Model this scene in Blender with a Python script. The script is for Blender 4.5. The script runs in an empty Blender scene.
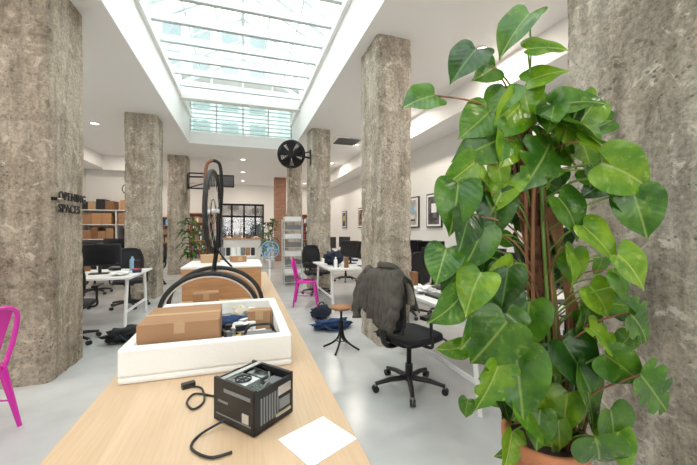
import bpy, bmesh, math, random
from mathutils import Vector, Matrix, noise
random.seed(7)
S=bpy.context.scene
H=1.40; A=math.radians(17.73); CZ=3.75

# ---------------------------------------------------------------- materials
def newmat(name):
    m=bpy.data.materials.new(name); m.use_nodes=True
    nt=m.node_tree; b=nt.nodes['Principled BSDF']
    return m,nt,b
def pm(name,col,rough=.5,metal=0,var=0,scale=8,bump=0,bscale=40,stretch=(1,1,1),emit=0,coat=0):
    m,nt,b=newmat(name)
    b.inputs['Base Color'].default_value=(*col,1); b.inputs['Roughness'].default_value=rough
    b.inputs['Metallic'].default_value=metal; b.inputs['Coat Weight'].default_value=coat
    if emit:
        b.inputs['Emission Color'].default_value=(*col,1); b.inputs['Emission Strength'].default_value=emit
    tc=nt.nodes.new('ShaderNodeTexCoord'); mp=nt.nodes.new('ShaderNodeMapping')
    mp.inputs['Scale'].default_value=stretch
    nt.links.new(tc.outputs['Object'],mp.inputs['Vector'])
    if var>0:
        n=nt.nodes.new('ShaderNodeTexNoise'); n.inputs['Scale'].default_value=scale; n.inputs['Detail'].default_value=6
        nt.links.new(mp.outputs[0],n.inputs['Vector'])
        r=nt.nodes.new('ShaderNodeValToRGB')
        r.color_ramp.elements[0].position=.3; r.color_ramp.elements[1].position=.7
        r.color_ramp.elements[0].color=(*[max(0,c*(1-var)) for c in col],1)
        r.color_ramp.elements[1].color=(*[min(1,c*(1+var)) for c in col],1)
        nt.links.new(n.outputs['Fac'],r.inputs['Fac']); nt.links.new(r.outputs['Color'],b.inputs['Base Color'])
    if bump>0:
        n2=nt.nodes.new('ShaderNodeTexNoise'); n2.inputs['Scale'].default_value=bscale; n2.inputs['Detail'].default_value=8
        nt.links.new(mp.outputs[0],n2.inputs['Vector'])
        bp=nt.nodes.new('ShaderNodeBump'); bp.inputs['Strength'].default_value=bump; bp.inputs['Distance'].default_value=.01
        nt.links.new(n2.outputs['Fac'],bp.inputs['Height']); nt.links.new(bp.outputs[0],b.inputs['Normal'])
    return m
def concrete(name,dark,light,seed,pits=.7):
    m,nt,b=newmat(name); N=nt.nodes; L=nt.links
    b.inputs['Roughness'].default_value=.88
    tc=N.new('ShaderNodeTexCoord')
    def mapn(sc):
        mp=N.new('ShaderNodeMapping'); mp.inputs['Location'].default_value=(seed,seed*2,seed); mp.inputs['Scale'].default_value=sc
        L.new(tc.outputs['Object'],mp.inputs['Vector']); return mp
    m1=mapn((1,1,1)); m2=mapn((1,1,.10)); m3=mapn((1,1,.5))
    def nz(mp,sc,det,rgh=.6,dist=0):
        n=N.new('ShaderNodeTexNoise'); n.inputs['Scale'].default_value=sc; n.inputs['Detail'].default_value=det; n.inputs['Roughness'].default_value=rgh
        n.inputs['Distortion'].default_value=dist
        L.new(mp.outputs[0],n.inputs['Vector']); return n
    def ramp(src,p0,p1,c0,c1,mids=()):
        r=N.new('ShaderNodeValToRGB'); r.color_ramp.elements[0].position=p0; r.color_ramp.elements[1].position=p1
        r.color_ramp.elements[0].color=(*c0,1); r.color_ramp.elements[1].color=(*c1,1)
        for p,c in mids:
            e=r.color_ramp.elements.new(p); e.color=(*c,1)
        L.new(src,r.inputs['Fac']); return r
    def mix(mode,fac,a,c):
        x=N.new('ShaderNodeMixRGB'); x.blend_type=mode
        if isinstance(fac,float): x.inputs[0].default_value=fac
        else: L.new(fac,x.inputs[0])
        L.new(a,x.inputs[1])
        if isinstance(c,tuple): x.inputs[2].default_value=(*c,1)
        else: L.new(c,x.inputs[2])
        return x
    big=nz(m3,1.9,12,.74,.5); streak=nz(m2,11,8,.65,.2); fine=nz(m1,38,8,.8); med=nz(m1,6.5,12,.78,.6); msk=nz(m1,2.7,4,.5)
    mid=tuple((a+c)/2*f for a,c,f in zip(dark,light,(1.03,1,.95)))
    c1=ramp(big.outputs['Fac'],.36,.62,dark,light,[(.45,mid),(.54,tuple(c*f for c,f in zip(light,(.90,.89,.87))))])
    c2=ramp(streak.outputs['Fac'],.38,.56,(.58,.56,.54),(1.12,1.12,1.12))
    x=mix('MULTIPLY',.65,c1.outputs[0],c2.outputs[0])
    c3=ramp(fine.outputs['Fac'],.38,.58,(.46,.44,.42),(1.14,1.14,1.14))
    x=mix('MULTIPLY',.75,x.outputs[0],c3.outputs[0])
    lm=ramp(med.outputs['Fac'],.555,.61,(0,0,0),(.8,.8,.8))
    x=mix('MIX',lm.outputs[0],x.outputs[0],tuple(min(1,c*1.22+.04) for c in light))
    dk=ramp(med.outputs['Fac'],.36,.43,(.40,.37,.34),(1,1,1))
    x=mix('MULTIPLY',.85,x.outputs[0],dk.outputs[0])
    v=N.new('ShaderNodeTexVoronoi'); v.inputs['Scale'].default_value=26; v.inputs['Randomness'].default_value=1; L.new(m1.outputs[0],v.inputs['Vector'])
    ms=N.new('ShaderNodeMapRange'); ms.inputs[1].default_value=.42; ms.inputs[2].default_value=.65; ms.inputs[3].default_value=0; ms.inputs[4].default_value=.28; L.new(msk.outputs['Fac'],ms.inputs[0])
    lt=N.new('ShaderNodeMath'); lt.operation='LESS_THAN'; L.new(v.outputs['Distance'],lt.inputs[0]); L.new(ms.outputs[0],lt.inputs[1])
    ml=N.new('ShaderNodeMath'); ml.operation='MULTIPLY'; ml.inputs[1].default_value=pits; L.new(lt.outputs[0],ml.inputs[0])
    x=mix('MIX',ml.outputs[0],x.outputs[0],tuple(c*.42 for c in dark))
    wv=N.new('ShaderNodeTexWave'); wv.bands_direction='Z'; wv.inputs['Scale'].default_value=.42; wv.inputs['Distortion'].default_value=1.6; wv.inputs['Detail'].default_value=4; wv.inputs['Detail Scale'].default_value=4
    L.new(m1.outputs[0],wv.inputs['Vector'])
    wr=ramp(wv.outputs['Fac'],0,.03,(.5,.48,.46),(1,1,1))
    x=mix('MULTIPLY',.3,x.outputs[0],wr.outputs[0])
    L.new(x.outputs[0],b.inputs['Base Color'])
    a1=N.new('ShaderNodeMath'); a1.operation='MULTIPLY_ADD'; a1.inputs[1].default_value=.5; L.new(fine.outputs['Fac'],a1.inputs[0]); L.new(med.outputs['Fac'],a1.inputs[2])
    a2=N.new('ShaderNodeMath'); a2.operation='MULTIPLY_ADD'; a2.inputs[1].default_value=-.35; L.new(ml.outputs[0],a2.inputs[0]); L.new(a1.outputs[0],a2.inputs[2])
    bp=N.new('ShaderNodeBump'); bp.inputs['Strength'].default_value=1; bp.inputs['Distance'].default_value=.03
    L.new(a2.outputs[0],bp.inputs['Height']); L.new(bp.outputs[0],b.inputs['Normal'])
    return m
def brick(name):
    m,nt,b=newmat(name); N=nt.nodes; L=nt.links
    tc=N.new('ShaderNodeTexCoord'); mp=N.new('ShaderNodeMapping'); mp.inputs['Rotation'].default_value=(math.pi/2,0,0)
    L.new(tc.outputs['Object'],mp.inputs['Vector'])
    t=N.new('ShaderNodeTexBrick'); t.inputs['Scale'].default_value=4
    t.inputs['Color1'].default_value=(.26,.10,.06,1); t.inputs['Color2'].default_value=(.36,.17,.10,1); t.inputs['Mortar'].default_value=(.4,.35,.3,1)
    L.new(mp.outputs[0],t.inputs['Vector']); L.new(t.outputs[0],b.inputs['Base Color']); b.inputs['Roughness'].default_value=.9
    return m
def glass(name,tint=(1,1,1),g=.12):
    m,nt,b=newmat(name); N=nt.nodes; L=nt.links; N.remove(b)
    t=N.new('ShaderNodeBsdfTransparent'); t.inputs[0].default_value=(*tint,1)
    gl=N.new('ShaderNodeBsdfGlossy'); gl.inputs['Roughness'].default_value=.05
    mx=N.new('ShaderNodeMixShader'); mx.inputs[0].default_value=g
    L.new(t.outputs[0],mx.inputs[1]); L.new(gl.outputs[0],mx.inputs[2]); L.new(mx.outputs[0],N['Material Output'].inputs[0])
    return m
def plywood(name,base):
    m,nt,b=newmat(name); N=nt.nodes; L=nt.links; b.inputs['Roughness'].default_value=.45
    tc=N.new('ShaderNodeTexCoord'); mp=N.new('ShaderNodeMapping'); mp.inputs['Scale'].default_value=(3,.5,3); L.new(tc.outputs['Object'],mp.inputs['Vector'])
    w=N.new('ShaderNodeTexNoise'); w.inputs['Scale'].default_value=2.2; w.inputs['Detail'].default_value=5; w.inputs['Distortion'].default_value=1.2
    L.new(mp.outputs[0],w.inputs['Vector'])
    r=N.new('ShaderNodeValToRGB'); r.color_ramp.elements[0].position=.35; r.color_ramp.elements[0].color=(*[c*k for c,k in zip(base,(.93,.90,.86))],1); r.color_ramp.elements[1].color=(*[c*1.03 for c in base],1); r.color_ramp.elements[1].position=.65
    L.new(w.outputs['Fac'],r.inputs['Fac'])
    mp2=N.new('ShaderNodeMapping'); mp2.inputs['Scale'].default_value=(60,2,60); L.new(tc.outputs['Object'],mp2.inputs['Vector'])
    n=N.new('ShaderNodeTexNoise'); n.inputs['Scale'].default_value=2; n.inputs['Detail'].default_value=5; L.new(mp2.outputs[0],n.inputs['Vector'])
    r2=N.new('ShaderNodeValToRGB'); r2.color_ramp.elements[0].position=.35; r2.color_ramp.elements[1].position=.6; r2.color_ramp.elements[0].color=(.90,.87,.83,1); r2.color_ramp.elements[1].color=(1.02,1.02,1.02,1)
    L.new(n.outputs['Fac'],r2.inputs['Fac'])
    x=N.new('ShaderNodeMixRGB'); x.blend_type='MULTIPLY'; x.inputs[0].default_value=.6; L.new(r.outputs[0],x.inputs[1]); L.new(r2.outputs[0],x.inputs[2]); L.new(x.outputs[0],b.inputs['Base Color'])
    return m
def leafmat(name,c0,c1,vein,fleck=.5):
    m,nt,b=newmat(name); N=nt.nodes; L=nt.links
    tc=N.new('ShaderNodeTexCoord')
    n=N.new('ShaderNodeTexNoise'); n.inputs['Scale'].default_value=7; n.inputs['Detail'].default_value=8; n.inputs['Roughness'].default_value=.65; L.new(tc.outputs['Object'],n.inputs['Vector'])
    r=N.new('ShaderNodeValToRGB'); r.color_ramp.elements[0].position=.40; r.color_ramp.elements[1].position=.64
    r.color_ramp.elements[0].color=(*c0,1); r.color_ramp.elements[1].color=(*c1,1); L.new(n.outputs['Fac'],r.inputs['Fac'])
    n2=N.new('ShaderNodeTexNoise'); n2.inputs['Scale'].default_value=26; n2.inputs['Detail'].default_value=6; n2.inputs['Roughness'].default_value=.7; L.new(tc.outputs['Object'],n2.inputs['Vector'])
    fr=N.new('ShaderNodeMapRange'); fr.inputs[1].default_value=.56; fr.inputs[2].default_value=.67; fr.inputs[3].default_value=0; fr.inputs[4].default_value=fleck; L.new(n2.outputs['Fac'],fr.inputs[0])
    fm=N.new('ShaderNodeMixRGB'); L.new(fr.outputs[0],fm.inputs[0]); L.new(r.outputs[0],fm.inputs[1]); fm.inputs[2].default_value=(*vein,1)
    sx=N.new('ShaderNodeSeparateXYZ'); L.new(tc.outputs['UV'],sx.inputs[0])
    s1=N.new('ShaderNodeMath'); s1.operation='SUBTRACT'; s1.inputs[1].default_value=.5; L.new(sx.outputs[0],s1.inputs[0])
    ab=N.new('ShaderNodeMath'); ab.operation='ABSOLUTE'; L.new(s1.outputs[0],ab.inputs[0])
    lt=N.new('ShaderNodeMapRange'); lt.inputs[1].default_value=.008; lt.inputs[2].default_value=.028; lt.inputs[3].default_value=.8; lt.inputs[4].default_value=0
    L.new(ab.outputs[0],lt.inputs[0])
    ml=N.new('ShaderNodeMath'); ml.operation='MULTIPLY_ADD'; ml.inputs[1].default_value=-.8; L.new(ab.outputs[0],ml.inputs[0]); L.new(sx.outputs[1],ml.inputs[2])
    k=N.new('ShaderNodeMath'); k.operation='MULTIPLY'; k.inputs[1].default_value=40; L.new(ml.outputs[0],k.inputs[0])
    sn=N.new('ShaderNodeMath'); sn.operation='SINE'; L.new(k.outputs[0],sn.inputs[0])
    mx=N.new('ShaderNodeMixRGB'); L.new(lt.outputs[0],mx.inputs[0]); L.new(fm.outputs[0],mx.inputs[1]); mx.inputs[2].default_value=(*vein,1)
    L.new(mx.outputs[0],b.inputs['Base Color'])
    b.inputs['Roughness'].default_value=.24
    bp=N.new('ShaderNodeBump'); bp.inputs['Strength'].default_value=.10; bp.inputs['Distance'].default_value=.003
    L.new(sn.outputs[0],bp.inputs['Height']); L.new(bp.outputs[0],b.inputs['Normal'])
    tr=N.new('ShaderNodeBsdfTranslucent'); L.new(mx.outputs[0],tr.inputs[0])
    ms=N.new('ShaderNodeMixShader'); ms.inputs[0].default_value=.22
    L.new(b.outputs[0],ms.inputs[1]); L.new(tr.outputs[0],ms.inputs[2]); L.new(ms.outputs[0],N['Material Output'].inputs[0])
    return m

M_white=pm('white_paint',(.87,.865,.855),.6,bump=.05,bscale=60)
M_wall=pm('wall_paint',(.81,.80,.78),.7,bump=.08,bscale=50)
M_floor=pm('polished_screed',(.58,.585,.59),.22,var=.14,scale=1.8,bump=.03,bscale=20)
M_con1=concrete('concrete_warm',(.27,.22,.175),(.60,.515,.42),1.3)
M_con2=concrete('concrete_grey',(.25,.22,.185),(.57,.52,.45),8.1)
M_con3=concrete('concrete_light',(.34,.29,.235),(.66,.595,.51),4.7)
M_brick=brick('brick')
M_glass=glass('clear_glass'); M_sky=glass('skylight_glass',(.82,.91,.88),.06)
M_frame=pm('white_metal',(.58,.62,.63),.4)
M_black=pm('black_plastic',(.014,.014,.016),.42); M_black2=pm('black_fabric',(.018,.019,.023),.85,bump=.4,bscale=200)
M_bmet=pm('black_metal',(.016,.016,.018),.35,.6)
M_grey=pm('grey_plastic',(.20,.21,.22),.5)
M_screen=pm('monitor_screen',(.012,.013,.016),.15)
M_steel=pm('steel',(.6,.6,.6),.3,1); M_alu=pm('aluminium',(.72,.73,.74),.35,.8)
M_ply=plywood('plywood_top',(.66,.48,.325))
M_ply2=pm('plywood_side',(.50,.27,.125),.55,var=.12,scale=5,stretch=(1,1,9))
M_card=pm('cardboard',(.38,.21,.11),.8,var=.08,scale=5); M_card2=pm('cardboard_dark',(.25,.12,.055),.8,var=.08,scale=5)
M_card3=pm('cardboard_light',(.50,.33,.19),.8,var=.06,scale=5)
M_foam=pm('white_foam',(.86,.86,.84),.7,bump=.25,bscale=90)
M_desk=pm('white_laminate',(.84,.84,.84),.35)
M_pink=pm('magenta_enamel',(.72,.02,.42),.25,.15,coat=.5)
M_wood=pm('stool_wood',(.33,.16,.07),.45,var=.2,scale=10,stretch=(1,6,1))
M_blue=pm('blue_fabric',(.018,.05,.14),.85,var=.3,scale=12,bump=.4,bscale=60)
M_navy=pm('navy_fabric',(.014,.022,.045),.85,var=.3,scale=12,bump=.4,bscale=60)
M_coat=pm('coat_wool',(.092,.083,.072),.9,var=.35,scale=14,bump=.5,bscale=120)
M_lining=pm('coat_lining',(.30,.27,.22),.9,var=.2,scale=14)
M_linen=pm('linen',(.62,.56,.46),.9,var=.12,scale=12,bump=.4,bscale=60)
M_paper=pm('paper',(.90,.90,.90),.6)
M_terra=pm('terracotta',(.52,.20,.09),.75,var=.12,scale=12,bump=.15)
M_soil=pm('soil',(.05,.03,.02),1,bump=1,bscale=60)
M_moss=pm('coir_pole',(.12,.05,.025),1,var=.6,scale=30,bump=1,bscale=70)
M_stem=pm('vine_stem',(.26,.12,.055),.6,var=.35,scale=20,stretch=(1,1,.3))
M_pet=pm('green_petiole',(.16,.28,.05),.4)
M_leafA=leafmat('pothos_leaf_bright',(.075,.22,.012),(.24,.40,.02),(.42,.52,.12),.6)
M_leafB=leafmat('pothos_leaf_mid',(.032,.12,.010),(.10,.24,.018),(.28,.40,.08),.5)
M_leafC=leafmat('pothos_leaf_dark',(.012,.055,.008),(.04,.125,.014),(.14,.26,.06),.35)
M_tan=pm('tan_leather',(.22,.10,.055),.6); M_tyre=pm('black_rubber',(.018,.018,.018),.6)
M_cyan=pm('fan_blue',(.25,.45,.62),.4); M_yel=pm('yellow_plastic',(.75,.5,.05),.5)
M_pcb=pm('circuit_board',(.30,.36,.33),.4,.3,var=.5,scale=60)
M_red=pm('poster_red',(.45,.05,.05),.6,var=.5,scale=5); M_pst=pm('poster_dark',(.10,.09,.10),.6,var=.9,scale=7)
M_pst2=pm('poster_pale',(.55,.52,.48),.6,var=.5,scale=6); M_pst3=pm('poster_brown',(.25,.14,.08),.6,var=.8,scale=6)
M_lamp=pm('lamp_glow',(1,.96,.88),.5,emit=6)
M_fac=pm('street_facade',(.10,.085,.07),.9,var=.5,scale=1.5); M_asph=pm('street_asphalt',(.25,.25,.25),.9)
M_fac2=pm('courtyard_render',(.44,.47,.47),.9,var=.08,scale=1.5); M_fac3=pm('courtyard_window',(.18,.22,.23),.2)

# ---------------------------------------------------------------- builder
class B:
    def __init__(s):
        s.bm=bmesh.new(); s.mats=[]; s.M=Matrix.Identity(4); s.uv=s.bm.loops.layers.uv.new('UVMap')
    def mi(s,m):
        if m not in s.mats: s.mats.append(m)
        return s.mats.index(m)
    def add(s,vs,fs,mat,smooth=False,uvs=None):
        bv=[s.bm.verts.new(s.M@Vector(v)) for v in vs]; i=s.mi(mat)
        for f in fs:
            try: fc=s.bm.faces.new([bv[k] for k in f])
            except ValueError: continue
            fc.material_index=i; fc.smooth=smooth
            if uvs:
                for lp,k in zip(fc.loops,f): lp[s.uv].uv=uvs[k]
        return bv
    def box(s,c,sz,mat,rz=0,R=None,top=1.0):
        R=R or Matrix.Rotation(rz,4,'Z'); vs=[]
        for z in (-.5,.5):
            k=top if z>0 else 1
            for x,y in ((-.5,-.5),(.5,-.5),(.5,.5),(-.5,.5)):
                vs.append(Vector(c)+R@Vector((x*sz[0]*k,y*sz[1]*k,z*sz[2])))
        s.add(vs,[(3,2,1,0),(4,5,6,7),(0,1,5,4),(1,2,6,5),(2,3,7,6),(3,0,4,7)],mat)
    def bx(s,x0,x1,y0,y1,z0,z1,mat):
        s.box(((x0+x1)/2,(y0+y1)/2,(z0+z1)/2),(x1-x0,y1-y0,z1-z0),mat)
    def tube(s,pts,r,mat,seg=8,closed=False,flat=1.0):
        pts=[Vector(p) for p in pts]; n=len(pts); rs=r if isinstance(r,(list,tuple)) else [r]*n
        vs=[];up=None
        for i,p in enumerate(pts):
            a=pts[(i-1)%n] if (i>0 or closed) else p; b=pts[(i+1)%n] if (i<n-1 or closed) else p
            t=(b-a).normalized()
            if up is None:
                up=Vector((0,0,1)) if abs(t.z)<.9 else Vector((1,0,0))
            u=(up-t*up.dot(t)).normalized(); w=t.cross(u); up=u
            for k in range(seg):
                th=2*math.pi*k/seg; vs.append(p+(u*math.cos(th)+w*math.sin(th)*flat)*rs[i])
        fs=[]
        for i in range(n if closed else n-1):
            j=(i+1)%n
            for k in range(seg):
                l=(k+1)%seg; fs.append((i*seg+k,i*seg+l,j*seg+l,j*seg+k))
        s.add(vs,fs,mat,seg>5)
        if not closed:
            s.add(vs[:seg],[tuple(reversed(range(seg)))],mat); s.add(vs[-seg:],[tuple(range(seg))],mat)
    def cyl(s,p1,p2,r1,mat,r2=None,seg=16): s.tube([p1,p2],[r1,r1 if r2 is None else r2],mat,seg)
    def ring(s,c,R,r,mat,n=(0,0,1),seg=36,ts=8):
        q=Vector(n).to_track_quat('Z','Y')
        s.tube([Vector(c)+q@Vector((R*math.cos(2*math.pi*i/seg),R*math.sin(2*math.pi*i/seg),0)) for i in range(seg)],r,mat,ts,True)
    def lathe(s,prof,c,mat,seg=28):
        vs=[];c=Vector(c)
        for r,z in prof:
            for k in range(seg):
                th=2*math.pi*k/seg; vs.append(c+Vector((r*math.cos(th),r*math.sin(th),z)))
        fs=[(i*seg+k,i*seg+(k+1)%seg,(i+1)*seg+(k+1)%seg,(i+1)*seg+k) for i in range(len(prof)-1) for k in range(seg)]
        s.add(vs,fs,mat,True)
    def ball(s,c,r,mat,seg=14,amp=0,fr=6):
        r=r if isinstance(r,(tuple,list)) else (r,r,r); vs=[]; nr=seg//2+1
        for i in range(nr+1):
            ph=math.pi*i/nr
            for k in range(seg):
                th=2*math.pi*k/seg; d=Vector((math.sin(ph)*math.cos(th),math.sin(ph)*math.sin(th),math.cos(ph)))
                f=1+((noise.noise(d*fr*.35+Vector(c)*3)+.4*noise.noise(d*fr*.9+Vector(c)*5))*amp if amp else 0)
                vs.append(Vector(c)+Vector((d.x*r[0]*f,d.y*r[1]*f,max(-1,d.z*f)*r[2])))
        fs=[(i*seg+k,(i+1)*seg+k,(i+1)*seg+(k+1)%seg,i*seg+(k+1)%seg) for i in range(nr) for k in range(seg)]
        s.add(vs,fs,mat,True)
    def grid(s,f,nu,nv,mat,smooth=True):
        vs=[f(i/nu,j/nv) for j in range(nv+1) for i in range(nu+1)]
        s.add(vs,[(j*(nu+1)+i,j*(nu+1)+i+1,(j+1)*(nu+1)+i+1,(j+1)*(nu+1)+i) for j in range(nv) for i in range(nu)],mat,smooth)
    def done(s,name,loc=(0,0,0),rz=0,bevel=0,solid=0,merge=False,sub=0):
        if merge: bmesh.ops.remove_doubles(s.bm,verts=s.bm.verts,dist=1e-5)
        me=bpy.data.meshes.new(name); s.bm.to_mesh(me); s.bm.free()
        for m in s.mats: me.materials.append(m)
        o=bpy.data.objects.new(name,me); S.collection.objects.link(o); o.location=loc; o.rotation_euler[2]=rz
        if solid:
            q=o.modifiers.new('s','SOLIDIFY'); q.thickness=solid; q.offset=0
        if bevel:
            q=o.modifiers.new('b','BEVEL'); q.width=bevel; q.segments=2; q.limit_method='ANGLE'; q.angle_limit=math.radians(50)
        if sub:
            q=o.modifiers.new('u','SUBSURF'); q.levels=sub; q.render_levels=sub
        return o
def arc(c,rx,rz,a0,a1,n,ax=(1,0,0)):
    ax=Vector(ax); c=Vector(c)
    return [c+ax*rx*math.cos(a0+(a1-a0)*i/n)+Vector((0,0,rz*math.sin(a0+(a1-a0)*i/n))) for i in range(n+1)]
def smooth_pts(pts,n=6):
    P=[Vector(p) for p in pts]; out=[]
    for i in range(len(P)-1):
        p0=P[max(i-1,0)];p1=P[i];p2=P[i+1];p3=P[min(i+2,len(P)-1)]
        for k in range(n):
            t=k/n; out.append(.5*((2*p1)+(p2-p0)*t+(2*p0-5*p1+4*p2-p3)*t*t+(3*p1-p0-3*p2+p3)*t**3))
    out.append(P[-1]); return out

# ---------------------------------------------------------------- room
XL,XR,YB,YF=-4.8,4.0,-3.0,18.0
b=B(); b.bx(XL-.2,XR+.2,YB-.2,YF+.2,-.2,0,M_floor); b.done('floor')
W=1.38
b=B()
b.bx(XL-.2,-W,YB-.2,YF+.2,CZ,CZ+.25,M_white); b.bx(W,XR+.2,YB-.2,YF+.2,CZ,CZ+.25,M_white)
b.bx(-W,W,9.8,YF+.2,CZ,CZ+.25,M_white); b.bx(-W,W,YB-.2,-1.2,CZ,CZ+.25,M_white)
b.done('ceiling')
b=B()
for s_ in (-1,1):
    x0,x1=sorted((s_*W,s_*(W+.18))); b.bx(x0,x1,-1.2,9.98,CZ+.25,4.75,M_white)
    x0,x1=sorted((s_*(W-.06),s_*W)); b.bx(x0,x1,-1.2,9.8,4.45,4.62,M_white)
b.bx(-W,W,9.8,9.98,CZ+.25,4.08,M_white); b.bx(-W,W,-1.38,-1.2,CZ+.25,4.75,M_white)
b.bx(-W,W,8.3,8.5,4.42,4.78,M_white); b.bx(-W-.18,W+.18,8.5,9.98,5.02,5.15,M_white)
b.bx(-W-.18,-W,8.5,9.98,4.75,5.02,M_white);b.bx(W,W+.18,8.5,9.98,4.75,5.02,M_white)
b.done('trim_skylight_well')
b=B()
y=.25
while y<8.2:
    b.bx(-W,W,y-.035,y+.035,4.58,4.70,M_frame); y+=.6
ZR=5.55
for s_ in (-1,1):
    y=-1.2
    while y<8.4:
        b.tube([(s_*(W+.05),y,4.75),(0,y,ZR)],.026,M_frame,4); y+=.8
    for t in (.33,.66):
        b.tube([(s_*W*(1-t),-1.2,4.75+(ZR-4.75)*t),(s_*W*(1-t),8.4,4.75+(ZR-4.75)*t)],.02,M_frame,4)
b.tube([(0,-1.2,ZR),(0,8.4,ZR)],.05,M_frame,6)
b.tube([(-W,8.4,4.77),(0,8.4,ZR),(W,8.4,4.77)],.045,M_frame,4)
for x in (-.7,0,.7): b.tube([(x,8.4,4.77),(x,8.4,ZR-abs(x)*.58)],.022,M_frame,4)
b.tube([(-W,5.6,4.77),(0,5.6,ZR),(W,5.6,4.77)],.04,M_frame,4)
for s_ in (-1,1):
    b.add([(s_*(W+.05),-1.2,4.77),(s_*(W+.05),8.4,4.77),(0,8.4,ZR+.03),(0,-1.2,ZR+.03)],[(0,1,2,3)],M_sky)
b.done('window_skylight')
b=B()
for i in range(8): b.bx(-W,W,9.84,9.90,4.12+i*.115,4.145+i*.115,M_frame)
for x in (-1.36,-.7,0,.7,1.36): b.bx(x-.02,x+.02,9.83,9.89,4.08,5.02,M_frame)
b.bx(-W,W,9.92,9.93,4.08,5.02,M_sky); b.done('window_clerestory')
b=B(); b.bx(-5,1.6,16,17,4.4,11.2,M_fac2); b.bx(1.6,6,18,19,4.4,9.2,M_fac2)
for j in range(4):
    for i in range(5):
        b.bx(-4.5+i*1.2,-3.8+i*1.2,15.95,16,5.4+j*1.45,6.3+j*1.45,M_fac3)
b.bx(-5.1,1.7,15.85,16,11.0,11.2,M_frame)
b.done('neighbouring_building')

b=B(); b.bx(XL-.2,XL,YB-.2,YF+.2,0,CZ,M_wall); b.done('wall_left')
b=B(); b.bx(XR,XR+.2,YB-.2,YF+.2,0,CZ,M_wall); b.done('wall_right')
b=B(); b.bx(XL,-2.75,12.6,12.75,0,CZ,M_wall); b.done('wall_partition')
b=B(); b.bx(XL,-1.16,YF,YF+.2,0,CZ,M_wall); b.done('wall_far_left')
b=B(); b.bx(1.06,XR,YF,YF+.2,0,CZ,M_wall); b.done('wall_far_right')
b=B(); b.bx(-1.16,1.06,YF,YF+.2,2.76,CZ,M_wall); b.done('wall_far_upper')
b=B()
b.bx(XL,-2.6,YB-.2,YB,0,CZ,M_wall); b.bx(2.2,XR,YB-.2,YB,0,CZ,M_wall); b.bx(-2.6,2.2,YB-.2,YB,0,.7,M_wall); b.bx(-2.6,2.2,YB-.2,YB,3.1,CZ,M_wall)
b.done('wall_back')
b=B()
for x in (-2.57,-1.4,-.2,1.0,2.17): b.bx(x-.03,x+.03,YB-.12,YB-.04,.7,3.1,M_bmet)
for z in (.73,2.4,3.07): b.bx(-2.6,2.2,YB-.12,YB-.04,z-.03,z+.03,M_bmet)
b.bx(-2.6,2.2,YB-.09,YB-.08,.7,3.1,M_glass); b.done('window_back_fill')  # unseen window added behind the camera, lets in fill light from that side
b=B(); b.bx(XR-.6,XR,YB,YF,3.35,CZ,M_white); b.done('trim_soffit_right')
b=B(); b.bx(XL,XL+.6,YB,12.6,3.35,CZ,M_white); b.bx(XL+.6,-2.75,12.2,12.6,3.3,CZ,M_white); b.done('trim_soffit_left')
b=B(); b.bx(XL,XL+.015,YB,12.6,0,.1,M_white); b.done('baseboard_left')
b=B(); b.bx(XR-.015,XR,YB,YF,0,.1,M_white); b.done('baseboard_right')
b=B()
for x in (-1.12,-.55,.05,.62,1.02): b.bx(x-.045,x+.045,YF+.02,YF+.1,0,2.75,M_bmet)
for z in (.06,2.1,2.71): b.bx(-1.15,1.05,YF+.02,YF+.1,z-.05,z+.05,M_bmet)
b.bx(-1.15,1.05,YF+.05,YF+.06,0,2.75,M_glass)
b.cyl((-.02,YF-.02,.9),(-.02,YF-.02,1.3),.015,M_steel)
b.done('door_1')
b=B(); b.bx(-8,8,YF+.2,27,-.2,-.02,M_asph); b.done('street_pavement')
b=B(); b.bx(-8,8,27,27.5,-.2,3.6,M_fac)
for i in range(6): b.bx(-7+i*2.4,-5.6+i*2.4,26.9,27,.2,2.1,M_screen)
b.done('street_building')

# concrete columns
def column(x0,x1,y0,y1,mat,seed,h=CZ):
    bm=bmesh.new(); nx=max(3,int((x1-x0)/.035)); ny=max(3,int((y1-y0)/.035)); nz=int(h/.04)
    bb=B(); bb.bm.free(); bb.bm=bm; bb.uv=bm.loops.layers.uv.new('UVMap')
    def P(x,y,z): 
        v=Vector((x,y,z)); ex=min((x-x0),(x1-x))<1e-4; ey=min((y-y0),(y1-y))<1e-4
        c=Vector(((x0+x1)/2,(y0+y1)/2,z)); q=v*2.1+Vector((seed,seed,0)); 
        n1=noise.noise(q)*.014+noise.noise(v*14+Vector((seed,0,0)))*.009+noise.noise(v*30)*.005
        if ex and ey: n1-=.012+max(0,noise.noise(v*7+Vector((0,seed,0))))*.065
        d=(v-c).normalized()
        if ex and not ey: d=Vector((1 if x>c.x else -1,0,0))
        if ey and not ex: d=Vector((0,1 if y>c.y else -1,0))
        return v+d*n1
    bb.grid(lambda u,w:P(x0+(x1-x0)*u,y0,h*w),nx,nz,mat,False)
    bb.grid(lambda u,w:P(x1,y0+(y1-y0)*u,h*w),ny,nz,mat,False)
    bb.grid(lambda u,w:P(x1-(x1-x0)*u,y1,h*w),nx,nz,mat,False)
    bb.grid(lambda u,w:P(x0,y1-(y1-y0)*u,h*w),ny,nz,mat,False)
    o=bb.done('concrete_column',merge=True)
    for p in o.data.polygons: p.use_smooth=True
column(-2.30,-1.68,3.70,4.38,M_con1,1)
column(-2.25,-1.68,7.60,8.20,M_con2,2)
column(-2.25,-1.68,11.5,12.1,M_con2,3)
column(1.54,1.99,3.65,4.27,M_con3,4)
column(1.50,1.96,7.50,8.10,M_con2,5)
column(1.50,1.96,11.4,12.0,M_con2,6)
column(1.95,2.55,.72,1.58,M_con3,7)
b=B(); b.bx(1.35,1.85,15,15.5,0,CZ,M_brick); b.done('brick_pier')

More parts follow.
